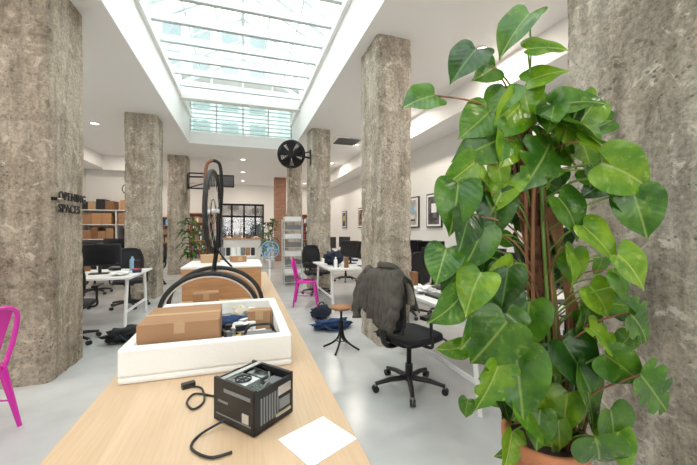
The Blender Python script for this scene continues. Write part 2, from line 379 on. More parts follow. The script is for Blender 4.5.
# downlights
def downlight(x,y,e=26):
    b=B(); b.ring((0,0,-.008),.085,.012,M_white); b.cyl((0,0,-.012),(0,0,-.002),.078,M_lamp,seg=24)
    o=b.done('recessed_downlight',(x,y,CZ))
    l=bpy.data.lights.new('downlight_lamp','AREA'); l.shape='DISK'; l.size=.16; l.energy=e; l.color=(1,.90,.78)
    lo=bpy.data.objects.new('lamp',l); S.collection.objects.link(lo); lo.parent=o; lo.location=(0,0,-.03)
for y in (-1.2,1.2,3.56,6.0,8.6,11.2,14,16.5):
    downlight(2.95,y,27); downlight(-3.1,y,27)
for y in (11.5,14,16.5): downlight(0,y,24)
b=B()
b.bx(-.35,.35,-.35,.35,-.02,0,M_white)
for i in range(9): b.box((0,-.28+i*.07,-.028),(.6,.04,.006),M_grey,R=Matrix.Rotation(.4,4,'X'))
b.done('ceiling_vent',(2.6,8.3,CZ))

# ---------------------------------------------------------------- long plywood table
TZ=.75
b=B()
b.bx(-.54,.34,.15,5.3,TZ-.03,TZ,M_ply)
for y in (.5,2.0,3.5,5.0):
    for x in (-.46,.26): b.bx(x-.03,x+.03,y-.03,y+.03,0,TZ-.03,M_ply2)
    b.bx(-.46,.26,y-.02,y+.02,TZ-.11,TZ-.03,M_ply2)
b.done('plywood_work_table',bevel=.003)
# foam tray
b=B(); t=.05; x0,x1,y0,y1=-.50,.225,1.60,2.50
b.bx(x0,x1,y0,y1,TZ,TZ+.03,M_foam)
b.bx(x0,x1,y0,y0+t,TZ+.03,TZ+.15,M_foam); b.bx(x0,x1,y1-t,y1,TZ+.03,TZ+.15,M_foam)
b.bx(x0,x0+t,y0+t,y1-t,TZ+.03,TZ+.15,M_foam); b.bx(x1-t,x1,y0+t,y1-t,TZ+.03,TZ+.15,M_foam)
b.done('foam_packaging_tray',bevel=.01)
def carton(x,y,z,sx,sy,sz,rz=0,mat=M_card,name='cardboard_box'):
    b=B()
    b.box((0,0,sz/2),(sx,sy,sz),mat)
    b.box((0,0,sz+.0006),(sx,.04*min(1,sx*3),.0012),M_card3)
    b.box((0,-sy/2-.0006,sz-.025),(.045,.0012,.05),M_card3)
    b.box((0,-.0,sz+.0003),(sx*.995,.003,.0008),M_card2)
    return b.done(name,(x,y,z),rz,bevel=.002)
carton(-.285,1.875,TZ+.031,.345,.36,.19,.02)
carton(.10,2.10,TZ+.031,.13,.10,.13,-.15)
b=B()
b.ball((-.05,2.12,TZ+.085),(.09,.06,.045),M_blue,16,.5); b.ball((.0,1.98,TZ+.085),(.06,.05,.04),M_paper,14,.6)
b.cyl((-.05,1.85,TZ+.05),(.09,1.88,TZ+.06),.02,M_alu); b.cyl((.05,1.95,TZ+.031),(.05,1.95,TZ+.13),.018,M_paper)
b.box((-.02,1.76,TZ+.06),(.12,.09,.05),M_grey,.3); b.box((.0,1.77,TZ+.10),(.06,.05,.03),M_yel,.5)
b.box((-.04,2.3,TZ+.06),(.2,.14,.06),M_grey,.1); b.box((.12,2.3,TZ+.07),(.09,.12,.08),M_card3,.2)
b.ball((-.02,2.3,TZ+.11),(.05,.05,.04),M_linen,12,.5)
b.box((-.38,2.2,TZ+.08),(.1,.2,.1),M_card2,.1)
for i in range(22):
    x=random.uniform(-.1,.14);y=random.uniform(1.7,2.38)
    b.box((x,y,TZ+.05+random.random()*.06),(.03+random.random()*.05,.03,.03),random.choice([M_black,M_black,M_blue,M_paper,M_alu,M_grey]),random.random()*3)
b.done('tray_of_spare_parts',bevel=.002)
b=B()
b.box((0,0,.035),(.17,.10,.07),M_black); b.box((0,0,.072),(.14,.07,.006),M_grey)
b.tube(smooth_pts([(-.07,.0,.07),(-.05,0,.11),(.05,0,.11),(.07,0,.07)]),.007,M_black)
b.box((-.03,-.052,.04),(.05,.004,.03),M_alu)
b.done('hard_drive_dock',(.08,1.72,TZ+.031+.03),.1,bevel=.003)
# PC
b=B(); sx,sy,sz=.178,.20,.14; w=.006
b.box((0,0,.008),(sx,sy,.008),M_black)
for s_ in (-1,1):
    b.box((s_*(sx/2-w/2),0,sz/2+.004),(w,sy,sz-.008),M_black); b.box((0,s_*(sy/2-w/2),sz/2+.004),(sx,w,sz-.008),M_black)
b.box((0,0,.09),(sx-.02,sy-.02,.01),M_pcb)
b.box((-.03,.02,.115),(.07,.09,.04),M_alu); b.box((.05,.03,.11),(.045,.08,.03),M_steel); b.box((.045,-.05,.11),(.05,.05,.025),M_grey)
for i in range(5): b.box((-.055+i*.012,-.05,.108),(.003,.07,.03),M_pcb)
b.ring((-.03,.02,.137),.026,.003,M_black); 
for i in range(6):
    a=i*math.pi/3; b.box((-.03+.012*math.cos(a),.02+.012*math.sin(a),.137),(.02,.006,.002),M_black,a)
b.tube(smooth_pts([(-.07,.08,.12),(-.02,.085,.145),(.04,.07,.14),(.06,.0,.13)]),.003,M_black)
b.tube(smooth_pts([(-.06,-.08,.12),(0,-.07,.142),(.05,-.02,.14)]),.003,M_grey)
b.box((0,.06,.146),(sx*.95,.02,.006),M_steel); b.box((-.083,0,.143),(.012,sy,.008),M_black); b.box((.083,0,.143),(.012,sy,.008),M_black)
for i in range(7): b.box((-.06+i*.012,-sy/2-.001,.07),(.006,.003,.085),M_grey)
b.box((.045,-sy/2-.001,.105),(.06,.003,.03),M_alu); b.box((.045,-sy/2-.001,.06),(.05,.003,.035),M_grey); b.box((.04,-sy/2-.001,.028),(.07,.003,.012),M_steel)
b.box((-sx/2-.001,-.02,.115),(.003,.13,.012),M_grey); b.box((-sx/2-.001,.05,.075),(.003,.05,.008),M_grey); b.box((-sx/2-.001,-.06,.05),(.003,.03,.03),M_alu)
b.box((-sx/2-.001,.0,.03),(.003,.17,.004),M_grey)
b.done('desktop_computer_case',(.037,1.20,TZ),math.radians(40),bevel=.0015)
b=B()
b.tube(smooth_pts([(-.055,1.15,TZ+.03),(-.13,1.13,TZ+.006),(-.145,1.07,TZ+.006),(-.09,1.01,TZ+.006),(-.03,1.015,TZ+.006)],8),.004,M_black)
b.tube(smooth_pts([(-.05,1.30,TZ+.03),(-.11,1.38,TZ+.006),(-.18,1.42,TZ+.006),(-.20,1.36,TZ+.006),(-.17,1.30,TZ+.006),(-.14,1.35,TZ+.006),(-.16,1.46,TZ+.006),(-.20,1.49,TZ+.006)],8),.004,M_black)
b.tube(smooth_pts([(-.04,1.34,TZ+.005),(-.10,1.45,TZ+.005),(-.04,1.53,TZ+.005),(.03,1.50,TZ+.005)],8),.004,M_black)
b.box((-.215,1.50,TZ+.01),(.05,.025,.02),M_black,.4)
b.done('power_cable')
b=B()
q=[(.1032,1.039),(.176,.888),(.3376,.969),(.265,1.12)]
b.add([(x,y,TZ+.0005) for x,y in q]+[(x,y,TZ+.0025) for x,y in q],[(3,2,1,0),(4,5,6,7),(0,1,5,4),(1,2,6,5),(2,3,7,6),(3,0,4,7)],M_paper); b.done('paper_sheet')

# plywood crate on the table
b=B(); x0,x1,y0,y1=-.53,.17,3.32,4.0; h=.29; w=.018
b.bx(x0,x1,y0,y0+w,TZ,TZ+h,M_ply2); b.bx(x0,x1,y1-w,y1,TZ,TZ+h,M_ply2); b.bx(x0,x0+w,y0+w,y1-w,TZ,TZ+h,M_ply2); b.bx(x1-w,x1,y0+w,y1-w,TZ,TZ+h,M_ply2)
b.bx(x0-.01,x1+.01,y0-.01,y1+.01,TZ+h,TZ+h+.018,M_desk); b.done('plywood_crate',bevel=.002)
carton(-.30,3.05,TZ,.2,.16,.12,.1); carton(-.02,4.35,TZ,.3,.3,.25,.1,M_card3); carton(-.36,4.6,TZ,.25,.3,.3,0,M_card)
carton(-.33,3.78,TZ+h+.019,.18,.14,.08,.2,M_card3)
carton(-.05,3.75,TZ+h+.019,.14,.12,.06,.4,M_card)

# bicycle wheel on a stand
b=B()
for yy,k in ((-.14,1.0),(.14,1.05)):
    b.tube(arc((0,yy,0.014),.36*k,.30*k,0,math.pi,26),.017,M_tyre)
    b.tube(arc((0,yy,0.014),.335*k,.275*k,.05,math.pi-.05,26),.006,M_alu)
b.tube([(-.36,-.14,.014),(-.37,.14,.014)],.012,M_bmet); b.tube([(.36,-.14,.014),(.37,.14,.014)],.012,M_bmet)
b.tube([(0,-.14,.31),(0,.14,.325)],.016,M_bmet)
b.tube(smooth_pts([(0,0,.31),(.02,0,.45),(.04,.0,.62),(.03,0,.80)]),.018,M_bmet)
b.tube(smooth_pts([(.03,-.02,.5),(.10,-.10,.42),(.16,-.12,.36)]),.008,M_bmet)
b.tube([(-.05,0,.80),(.05,0,.80)],.012,M_steel)
wa=math.radians(90); wd=Vector((math.cos(wa),math.sin(wa),0)); wn=Vector((-wd.y,wd.x,0))
C=Vector((0,0,.80)); RR=.325
b.ring(C,RR,.019,M_tyre,wn,48); b.ring(C,RR-.022,.010,M_bmet,wn,48); 
b.cyl(C-wn*.05,C+wn*.05,.022,M_steel); b.ring(C,.10,.004,M_bmet,wn,30)
for i in range(28):
    a=2*math.pi*i/28; d=wd*math.cos(a)+Vector((0,0,math.sin(a))); b.tube([C+wn*(.03 if i%2 else -.03),C+d*(RR-.02)],.0013,M_steel,4)
b.tube(smooth_pts([C+wn*.055,C+wn*.065+Vector((0,0,.2)),C+wn*.05+Vector((0,0,.38)),C+Vector((0,0,.42))]),.014,M_tan)
b.tube(smooth_pts([C-wn*.055,C-wn*.065+Vector((0,0,.2)),C-wn*.05+Vector((0,0,.38)),C+Vector((0,0,.42))]),.014,M_bmet)
b.tube([C-wn*.05,Vector((.03,0,.45))],.011,M_bmet); b.tube([C+wn*.05,Vector((.03,0,.45))],.011,M_bmet)
b.done('bicycle_wheel_stand',(-.23,2.90,TZ),-.1)

# ---------------------------------------------------------------- furniture builders
def office_chair(x,y,ang,armr=True,matb=M_black2):
    b=B()
    for i in range(5):
        a=2*math.pi*i/5+.3; c,s_=math.cos(a),math.sin(a)
        b.tube([(0,0,.10),(c*.18,s_*.18,.095),(c*.31,s_*.31,.072)],[.026,.022,.016],M_black,8)
        for q in (-.014,.014):
            b.cyl((c*.31-s_*q-s_*.008,s_*.31+c*q+c*.008,.028),(c*.31-s_*q+s_*.008,s_*.31+c*q-c*.008,.028),.028,M_black,seg=14)
        b.cyl((c*.31,s_*.31,.03),(c*.31,s_*.31,.075),.008,M_steel,seg=8)
    b.cyl((0,0,.07),(0,0,.22),.034,M_black); b.cyl((0,0,.2),(0,0,.42),.022,M_bmet)
    b.box((0,0,.42),(.24,.16,.04),M_black)
    b.grid(lambda u,v:((u-.5)*.48,(v-.5)*.48,.50+.012*math.cos((u-.5)*5)-(.03 if u>.9 else 0)-(.02*abs(2*v-1)**4)),12,12,matb)
    n=28; ringp=[]
    for j,(zz,sc) in enumerate(((.44,.9),(.455,.99),(.485,1.0),(.502,.95))):
        for i in range(n):
            t_=2*math.pi*i/n; cx,cy=math.cos(t_),math.sin(t_)
            f=.24/(abs(cx)**5+abs(cy)**5)**.2; ringp.append((cx*f*sc,cy*f*sc,zz))
    b.add(ringp,[(j*n+i,j*n+(i+1)%n,(j+1)*n+(i+1)%n,(j+1)*n+i) for j in range(3) for i in range(n)]+[tuple(reversed(range(n)))]+[tuple(range(3*n,4*n))],matb,True)
    b.tube(smooth_pts([(-.1,0,.42),(-.24,0,.42),(-.29,0,.52),(-.27,0,.72)]),.02,M_black,flat=1.8)
    fr=[]
    for i in range(32):
        t_=2*math.pi*i/32; cx,cz=math.cos(t_),math.sin(t_); f=1/(abs(cx)**4+abs(cz)**4)**.25
        yy=cx*f*.225; zz=.80+cz*f*.25; fr.append((-.26-.06*(zz-.6)+.10*yy*yy*4,yy*(1-.15*max(0,zz-.85)/.2),zz))
    b.tube(fr,.014,M_black,8,True)
    b.grid(lambda u,v:(-.262-.06*(.56+.48*v-.6)+.4*((u-.5)*.43)**2,(u-.5)*.43*(1-.15*max(0,v-.62)/.38),.56+.48*v),14,14,matb)
    if armr:
        for s_ in (-1,1):
            b.tube(smooth_pts([(0,s_*.1,.43),(0,s_*.27,.44),(-.02,s_*.285,.55),(-.02,s_*.285,.68)]),.014,M_black)
            b.box((.01,s_*.285,.695),(.25,.07,.03),M_black)
    return b.done('office_chair',(x,y,0),ang,bevel=.004)
def desk(x0,x1,y0,y1,name='white_desk'):
    b=B(); b.bx(x0,x1,y0,y1,.715,.742,M_desk)
    for x in (x0+.08,x1-.08):
        for yy,k in ((y0+.12,-1),(y1-.12,1)):
            b.tube([(x,yy+k*.06,0),(x,yy-k*.05,.715)],.024,M_desk,4)
        b.bx(x-.02,x+.02,y0+.14,y1-.14,.68,.715,M_desk)
        b.bx(x-.015,x+.015,y0+.1,y1-.1,.22,.25,M_desk)
    b.bx(x0+.1,x1-.1,(y0+y1)/2-.02,(y0+y1)/2+.02,.67,.71,M_desk)
    return b.done(name,bevel=.002)
def monitor(x,y,ang,w=.54,h=.33,z=.742,lift=.12):
    b=B(); b.box((0,0,.008),(.18,.24,.014),M_black)
    b.tube([(-.03,0,.01),(-.035,0,lift+h*.6)],.022,M_black,8)
    b.box((0,0,lift+h/2),(.028,w,h),M_black); b.box((-.02,0,lift+h/2),(.03,w*.6,h*.6),M_black)
    b.box((.0145,0,lift+h/2),(.003,w-.024,h-.03),M_screen)
    return b.done('computer_monitor',(x,y,z),ang,bevel=.003)
def pink_chair(x,y,ang):
    b=B(); m=M_pink
    n=24;rp=[]
    for zz,sc in ((.425,1.0),(.45,1.0),(.456,.93)):
        for i in range(n):
            t_=2*math.pi*i/n; cx,cy=math.cos(t_),math.sin(t_); f=.185/(abs(cx)**5+abs(cy)**5)**.2; rp.append((cx*f*sc,cy*f*sc,zz))
    b.add(rp,[(j*n+i,j*n+(i+1)%n,(j+1)*n+(i+1)%n,(j+1)*n+i) for j in range(2) for i in range(n)]+[tuple(range(2*n,3*n)),tuple(reversed(range(n)))],m,True)
    for sx_ in (-1,1):
        for s_ in (-1,1):
            b.tube([(sx_*.155,s_*.155,.44),(sx_*.22,s_*.215,0)],[.028,.015],m,6)
    for s_ in (-1,1): b.tube([(.19,s_*.18,.2),(-.19,s_*.18,.2)],.006,m)
    b.tube([(.19,-.18,.2),(.19,.18,.2)],.006,m)
    b.tube(smooth_pts([(-.16,-.16,.43),(-.20,-.185,.62),(-.24,-.17,.80),(-.255,-.10,.865),(-.26,0,.88),(-.255,.10,.865),(-.24,.17,.80),(-.20,.185,.62),(-.16,.16,.43)]),.016,m)
    b.grid(lambda u,v:(-.165-.09*v,(u-.5)*(.16+.10*v),.44+.43*v),3,10,m)
    b.tube(smooth_pts([(-.17,-.17,.52),(-.21,-.1,.50),(-.21,.1,.50),(-.17,.17,.52)]),.008,m)
    return b.done('magenta_metal_chair',(x,y,0),ang,bevel=.002)

# right side near desk
desk(1.62,3.15,2.0,3.45)
CA=math.radians(14); CX,CY=1.40,2.62
office_chair(CX,CY,CA)
b=B()
def coatf(u,v):
    y=(u-.5); 
    path=[(-.17,.80),(-.20,.93),(-.235,1.045),(-.285,1.085),(-.33,1.02),(-.355,.90),(-.37,.78),(-.375,.68)]
    t_=v*(len(path)-1); i=min(int(t_),len(path)-2); f=t_-i
    x=path[i][0]*(1-f)+path[i+1][0]*f; z=path[i][1]*(1-f)+path[i+1][1]*f
    wd=.44+.10*abs(v-.45)*2
    fold=.016*math.sin(y*26+v*4+math.sin(y*9)*2)+.010*math.sin(y*55+v*7+1)
    amp=min(1,abs(v-.45)*2.5)
    return (x-fold*amp*(1 if v>.45 else -.6)-.04*abs(y)*2*(1 if v>.45 else -1), y*wd+.01*math.sin(v*14), z-.05*(abs(y)*2)**2.5+.012*math.sin(y*20+2)*amp-(.06*math.sin(u*5) if v>.85 else 0)*(v-.85)/.15)
b.grid(coatf,48,36,M_coat)
for s_,L_ in ((1,0),(-1,-.03)):
    pts=smooth_pts([(-.28,s_*.17,1.055),(-.33,s_*.235,.97),(-.36,s_*.262,.85),(-.385,s_*.255,.73-L_),(-.40,s_*.23,.63-L_)])
    n=len(pts); b.tube(pts,[.046+.006*math.sin(i*1.1)-.012*i/n for i in range(n)],M_coat,12)
b.tube(smooth_pts([(-.22,-.12,1.055),(-.26,-.09,1.10),(-.30,0,1.11),(-.26,.09,1.10),(-.22,.12,1.055)]),.022,M_coat,10,flat=.6)
b.tube(smooth_pts([(-.20,-.16,1.05),(-.17,-.20,.93),(-.16,-.20,.80)]),.022,M_lining,8,flat=1.6)
b.done('draped_coat',(CX,CY,0),CA,solid=.010)
monitor(2.12,3.22,math.radians(200)); monitor(2.35,2.55,math.radians(190)); monitor(2.68,3.2,math.radians(200)); monitor(2.75,2.2,math.radians(180)); 
def heap(name,x,y,z,r,mat,amp=.5):
    b=B(); b.ball((0,0,r[2]*1.0),r,mat,32,amp,9); return b.done(name,(x,y,z),random.random())
heap('folded_white_cloth',1.78,3.05,.744,(.10,.10,.035),M_paper,.8)
heap('linen_scarf',2.05,2.22,.744,(.14,.10,.05),M_linen,.9)
b=B(); b.box((0,0,.012),(.14,.42,.022),M_black); 
for i in range(5):
    for j in range(13): b.box((-.05+i*.024,-.185+j*.031,.026),(.018,.024,.006),M_grey)
b.done('keyboard',(1.82,2.72,.742),.05)
b=B(); b.lathe([(.03,0),(.038,.01),(.04,.09),(.036,.09),(.034,.012),(0,.012)],(0,0,0),M_paper); b.ring((.048,0,.05),.022,.005,M_paper,(0,1,0)); b.done('coffee_mug',(1.78,2.42,.742))
def clutter(x0,x1,y0,y1,n,z=.743,name='desk_clutter'):
    b=B(); nx=max(1,int(round(math.sqrt(n*(x1-x0)/(y1-y0))))); ny=max(1,round(n/nx))
    for i in range(nx):
        for j in range(ny):
            x=x0+(x1-x0)*(i+.5)/nx+random.uniform(-.02,.02); y=y0+(y1-y0)*(j+.5)/ny+random.uniform(-.02,.02); k=random.randrange(5); a=random.random()*3
            if k==0: b.box((x,y,z+.02),(.15,.11,.04),random.choice([M_paper,M_black,M_blue,M_card3]),a); b.box((x,y,z+.05),(.13,.09,.02),random.choice([M_red,M_grey,M_paper]),a+.2)
            elif k==1: b.lathe([(0,0),(.032,0),(.034,.13),(.014,.16),(.014,.19),(0,.19)],(x,y,z),random.choice([M_cyan,M_black,M_steel,M_paper]),16)
            elif k==2: b.box((x,y,z+.09),(.08,.07,.18),random.choice([M_card,M_card2,M_grey,M_black,M_paper]),a)
            elif k==3:
                b.lathe([(0,0),(.03,0),(.034,.09),(.03,.09),(.028,.01),(0,.01)],(x,y,z),M_paper,16)
                for q in range(4): b.cyl((x+.008*q-.01,y,z+.01),(x+.02*q-.03,y+.01*q,z+.16),.003,random.choice([M_yel,M_red,M_blue,M_black]),seg=6)
            else: b.box((x,y,z+.0015),(.2,.14,.003),M_paper,a); b.box((x+.02,y,z+.012),(.06,.1,.018),M_black,a)
    return b.done(name,bevel=.002)
clutter(2.2,3.0,2.8,3.0,6); clutter(1.68,1.9,3.3,3.42,2); clutter(1.68,1.85,2.04,2.15,1)
# second right desk
desk(1.38,3.7,5.35,6.75)
monitor(2.0,6.2,math.radians(200)); monitor(2.1,5.6,math.radians(185)); monitor(2.7,6.2,math.radians(200)); monitor(2.75,5.5,math.radians(190)); monitor(3.35,6.2,math.radians(210)); monitor(3.4,5.5,math.radians(215))
office_chair(1.55,7.12,math.radians(-70)); 
heap('navy_jacket',1.62,6.0,.744,(.16,.18,.13),M_navy,.5)
clutter(1.45,1.8,5.42,5.7,3); clutter(2.0,3.6,6.55,6.7,9); clutter(1.45,1.8,6.3,6.65,3)
office_chair(2.6,4.85,math.radians(100)); office_chair(3.6,2.9,math.radians(180)); office_chair(3.3,4.8,math.radians(80))
desk(2.1,3.6,9.2,10.4); monitor(2.5,9.6,math.radians(200)); monitor(3.0,9.8,math.radians(200)); office_chair(2.7,8.7,math.radians(90)); clutter(2.15,3.5,9.25,9.4,7)
# bags on floor
b=B(); b.ball((0,0,.062),(.26,.15,.062),M_blue,30,.6,9); b.tube(smooth_pts([(-.15,-.1,.1),(-.1,-.2,.05),(.05,-.2,.03),(.15,-.1,.1)]),.012,M_blue); b.done('blue_bag',(1.20,4.55,0),.1)
b=B(); b.ball((0,0,.10),(.17,.13,.102),M_navy,26,.4,8); b.tube(smooth_pts([(-.06,0,.19),(-.04,0,.25),(.04,0,.25),(.06,0,.19)]),.01,M_black); b.done('backpack',(1.18,5.1,0),.5)
b=B(); b.ball((0,0,.085),(.26,.16,.088),M_black2,30,.6,9); b.tube(smooth_pts([(-.15,-.1,.12),(-.05,-.24,.02),(.1,-.24,.02),(.2,-.1,.1)]),.013,M_navy); b.done('duffel_bag',(-1.38,4.85,0),.6)
# stool
b=B(); b.lathe([(0,.475),(.115,.475),(.128,.483),(.13,.50),(.12,.51),(0,.512)],(0,0,0),M_wood)
b.cyl((0,0,.16),(0,0,.475),.014,M_bmet); b.cyl((0,0,.455),(0,0,.475),.05,M_bmet)
for i in range(4):
    a=math.pi/4+i*math.pi/2+.2; c,s_=math.cos(a),math.sin(a)
    b.tube(smooth_pts([(c*.012,s_*.012,.34),(c*.03,s_*.03,.16),(c*.10,s_*.10,.075),(c*.22,s_*.22,.012)]),.012,M_bmet)
b.ring((0,0,.11),.06,.006,M_bmet)
b.done('round_wooden_stool',(1.10,3.72,0))
pink_chair(1.13,6.15,math.radians(-15)); pink_chair(-1.78,2.80,math.radians(168))

# left desk group
desk(-3.2,-1.5,5.3,6.5)
monitor(-2.05,5.85,math.radians(-80)); monitor(-2.65,5.8,math.radians(-95)); 
office_chair(-2.05,4.95,math.radians(95)); office_chair(-1.98,6.95,math.radians(-75)); office_chair(-2.9,6.95,math.radians(-90))
b=B(); b.lathe([(0,0),(.035,0),(.037,.02),(.037,.17),(.015,.20),(.015,.225),(0,.226)],(0,0,0),M_cyan); b.done('water_bottle',(-1.72,6.2,.742))
heap('paper_pile',-1.70,5.55,.744,(.12,.1,.03),M_paper,.4)
clutter(-3.1,-1.9,6.2,6.42,7); clutter(-1.64,-1.54,5.85,6.05,2)
desk(-3.9,-2.5,9.0,10.2); monitor(-3.0,9.6,math.radians(-80)); office_chair(-2.2,9.6,math.radians(180)); office_chair(-3.1,8.6,math.radians(90)); clutter(-3.8,-2.6,9.05,9.25,6)
# shelving with boxes
b=B()
x0,x1,y0,y1=-4.72,-2.85,12.0,12.5
for z in (.1,.6,1.1,1.55,2.0): b.bx(x0,x1,y0,y1,z,z+.025,M_desk)
for x in (x0,(x0+x1)/2,x1-.03): b.bx(x,x+.03,y0,y1,0,2.03,M_desk)
b.done('shelving_unit')
b=B()
for z in (.125,.625,1.125,1.575,2.025):
    x=x0+.04
    while x<x1-.2:
        w_=random.uniform(.16,.30); h_=random.uniform(.24,.38)
        if not (x<(x0+x1)/2+.03 and x+w_>(x0+x1)/2): b.bx(x,x+w_-.01,y0+.01,y1-.05,z,z+h_,random.choice([M_card,M_card2,M_card2,M_card3,M_ply2,M_black]))
        x+=w_
b.done('shelf_boxes',bevel=.003)
b=B(); n=(0,-1,0); b.ring((0,0,0),.17,.016,M_black,n); b.cyl((0,.02,0),(0,-.005,0),.165,M_paper,seg=32); b.box((0,-.012,.05),(.01,.006,.1),M_black); b.box((.035,-.012,0),(.07,.006,.01),M_black)
b.done('wall_clock',(-3.6,12.57,2.75))

# lettering on the left column
e=bpy.data.objects.new('metal_lettering_sign',None); S.collection.objects.link(e); e.location=(-1.66,3.78,1.60)
for k,(tx,zz) in enumerate((('OPENING',.09),('SPACES',-.03))):
    cu=bpy.data.curves.new('letters','FONT'); cu.body=tx; cu.size=.115; cu.extrude=.005; cu.space_character=1.15; cu.offset=.001
    t_=bpy.data.objects.new('letters_row',cu); S.collection.objects.link(t_); t_.parent=e; t_.location=(.012,0,zz); t_.rotation_euler=(math.pi/2,0,math.pi/2)
    cu.materials.append(M_black)
b=B(); b.box((-1.665,3.735,1.69),(.06,.03,.03),M_bmet); b.cyl((-1.68,3.735,1.69),(-1.60,3.735,1.69),.008,M_steel); b.done('wall_hook')

# wall fan on right column
b=B(); n=Vector((-.35,-1,-.15)).normalized(); c=Vector((1.02,7.35,3.08))
for k,rr in ((0,.30),(.06,.27),(-.06,.27)): b.ring(c+n*k,rr,.014,M_bmet,n)
q=n.to_track_quat('Z','Y')
for i in range(24):
    a=2*math.pi*i/24; d=q@Vector((math.cos(a),math.sin(a),0)); b.tube([c+n*.07,c+d*.27+n*.06,c+d*.30,c+d*.27-n*.06,c-n*.07],.005,M_bmet,5)
for rr in (.1,.15,.2,.24): b.ring(c+n*.068,rr,.005,M_bmet,n,24,5)
for i in range(5):
    a=i*math.pi*.4+.4; d=q@Vector((math.cos(a),math.sin(a),0)); e=q@Vector((-math.sin(a),math.cos(a),0))
    b.add([c+d*.04-e*.03,c+d*.25-e*.14-n*.03,c+d*.26+e*.09+n*.03,c+d*.04+e*.03],[(0,1,2,3)],M_bmet)
b.cyl(c-n*.14,c+n*.08,.07,M_bmet); b.tube([c-n*.1,(1.35,7.55,3.08),(1.52,7.6,3.08)],.022,M_bmet); b.box((1.49,7.6,3.08),(.03,.14,.35),M_bmet)
b.tube([(1.5,7.6,3.22),c-n*.1],.014,M_bmet)
b.done('industrial_wall_fan')
# heater on left column
b=B()
b.box((-1.66,11.6,2.95),(.03,.2,.5),M_bmet); b.tube([(-1.66,11.6,3.1),(-1.0,11.45,3.1)],.025,M_bmet); b.tube([(-1.66,11.6,2.75),(-1.0,11.45,2.95)],.02,M_bmet)
b.tube([(-1.62,11.45,2.72),(-1.62,11.45,3.2),(-1.02,11.4,3.2),(-1.02,11.4,2.72)],.03,M_bmet,6,True)
b.box((-.65,11.4,2.98),(.75,.2,.38),M_bmet); b.box((-.65,11.29,2.98),(.68,.02,.3),M_grey)
for i in range(6): b.box((-.65,11.275,2.86+i*.05),(.66,.015,.012),M_black)
b.done('wall_mounted_heater',bevel=.004)

# posters on right wall
XP=XR-.003
for y,m,h_ in ((7.25,M_pst2,.75),(6.3,M_pst,.75),(5.35,M_red,.8),(4.6,M_pst3,.8),(3.7,M_pst2,.8),(9.2,M_pst2,.6),(11,M_pst3,.7),(13,M_pst,.7)):
    b=B(); b.bx(XP-.03,XP,y-.3,y+.3,1.83-h_/2,1.83+h_/2,M_black if m!=M_red else M_wood); b.bx(XP-.034,XP-.03,y-.27,y+.27,1.86-h_/2,1.80+h_/2,M_paper); b.bx(XP-.037,XP-.034,y-.22,y+.22,1.90-h_/2,1.76+h_/2,m)
    b.bx(XP-.039,XP-.037,y-.12,y+.08,1.78,1.98,random.choice([M_yel,M_paper,M_cyan,M_black,M_red])); b.bx(XP-.039,XP-.037,y-.15,y+.15,1.62,1.66,M_black); b.done('framed_poster')

# rack, fan, far furniture
b=B(); x0,x1,y0,y1=.98,1.44,8.35,8.8
for x in (x0,x1):
    for y in (y0,y1): b.cyl((x,y,0),(x,y,1.68),.014,M_frame,seg=8)
for k in range(8):
    z=.08+k*.22
    for y in (y0,y1): b.tube([(x0,y,z),(x1,y,z)],.007,M_frame,5)
    for i in range(7): b.tube([(x0+i*(x1-x0)/6,y0,z),(x0+i*(x1-x0)/6,y1,z)],.004,M_frame,4)
    b.bx(x0+.03,x1-.03,y0+.02,y1-.02,z+.006,z+.12,M_paper if k%2 else M_grey)
b.done('wire_shelf_rack')
b=B(); b.lathe([(0,0),(.16,0),(.16,.02),(.03,.04),(0,.04)],(0,0,0),M_paper); b.cyl((0,0,.03),(0,0,.98),.014,M_paper)
n=Vector((0,-1,0)); c=Vector((0,-.08,1.03)); b.ring(c,.16,.01,M_cyan,n); b.cyl(c+Vector((0,.1,0)),c,.045,M_paper)
for rr in (.06,.11): b.ring(c-Vector((0,.02,0)),rr,.004,M_cyan,n,24,5)
for i in range(16):
    a=2*math.pi*i/16; b.tube([c-Vector((0,.03,0)),c+Vector((math.cos(a)*.16,0,math.sin(a)*.16))],.0035,M_cyan,4)
for i in range(3):
    a=i*2.094; d=Vector((math.cos(a),0,math.sin(a))); e=Vector((-math.sin(a),0,math.cos(a))); b.add([c+d*.02,c+d*.12-e*.06,c+d*.14+e*.03],[(0,1,2)],M_cyan)
b.done('pedestal_fan',(.48,6.4,0))
b=B(); b.bx(-.8,.3,8.6,9.2,.72,.75,M_desk)
for x in (-.77,.27):
    for y in (8.63,9.17): b.bx(x-.02,x+.02,y-.02,y+.02,0,.72,M_desk)
b.done('side_table')
b=B()
for i in range(9): b.box((-.72+i*.12,8.8+random.random()*.2,.751+.1),(.09,.12,.2),random.choice([M_paper,M_card3,M_grey,M_card,M_black]),random.random()*.3)
b.done('table_top_boxes')
b=B(); b.bx(-.7,.65,13.2,13.8,0,1.05,M_desk); b.bx(-.74,.69,13.16,13.84,1.05,1.09,M_ply2); b.done('reception_counter',bevel=.004)
clutter(-.65,.6,13.25,13.7,9,1.091,'counter_clutter')
def shelf(x0,x1,y0,y1,h,name='bookcase'):
    b=B(); nz=int(h/.38)
    for k in range(nz+1): b.bx(x0,x1,y0,y1,k*h/nz,k*h/nz+.025,M_ply2)
    for x in (x0,x1-.025): b.bx(x,x+.025,y0,y1,0,h,M_ply2)
    b.bx(x0,x1,y1-.01,y1,0,h,M_ply2)
    for k in range(nz):
        x=x0+.03
        while x<x1-.1:
            w_=random.uniform(.03,.12); b.bx(x,x+w_-.004,y0+.03,y1-.03,k*h/nz+.026,k*h/nz+random.uniform(.2,.32),random.choice([M_paper,M_card,M_black,M_blue,M_red,M_card3,M_grey,M_cyan])); x+=w_
    return b.done(name)
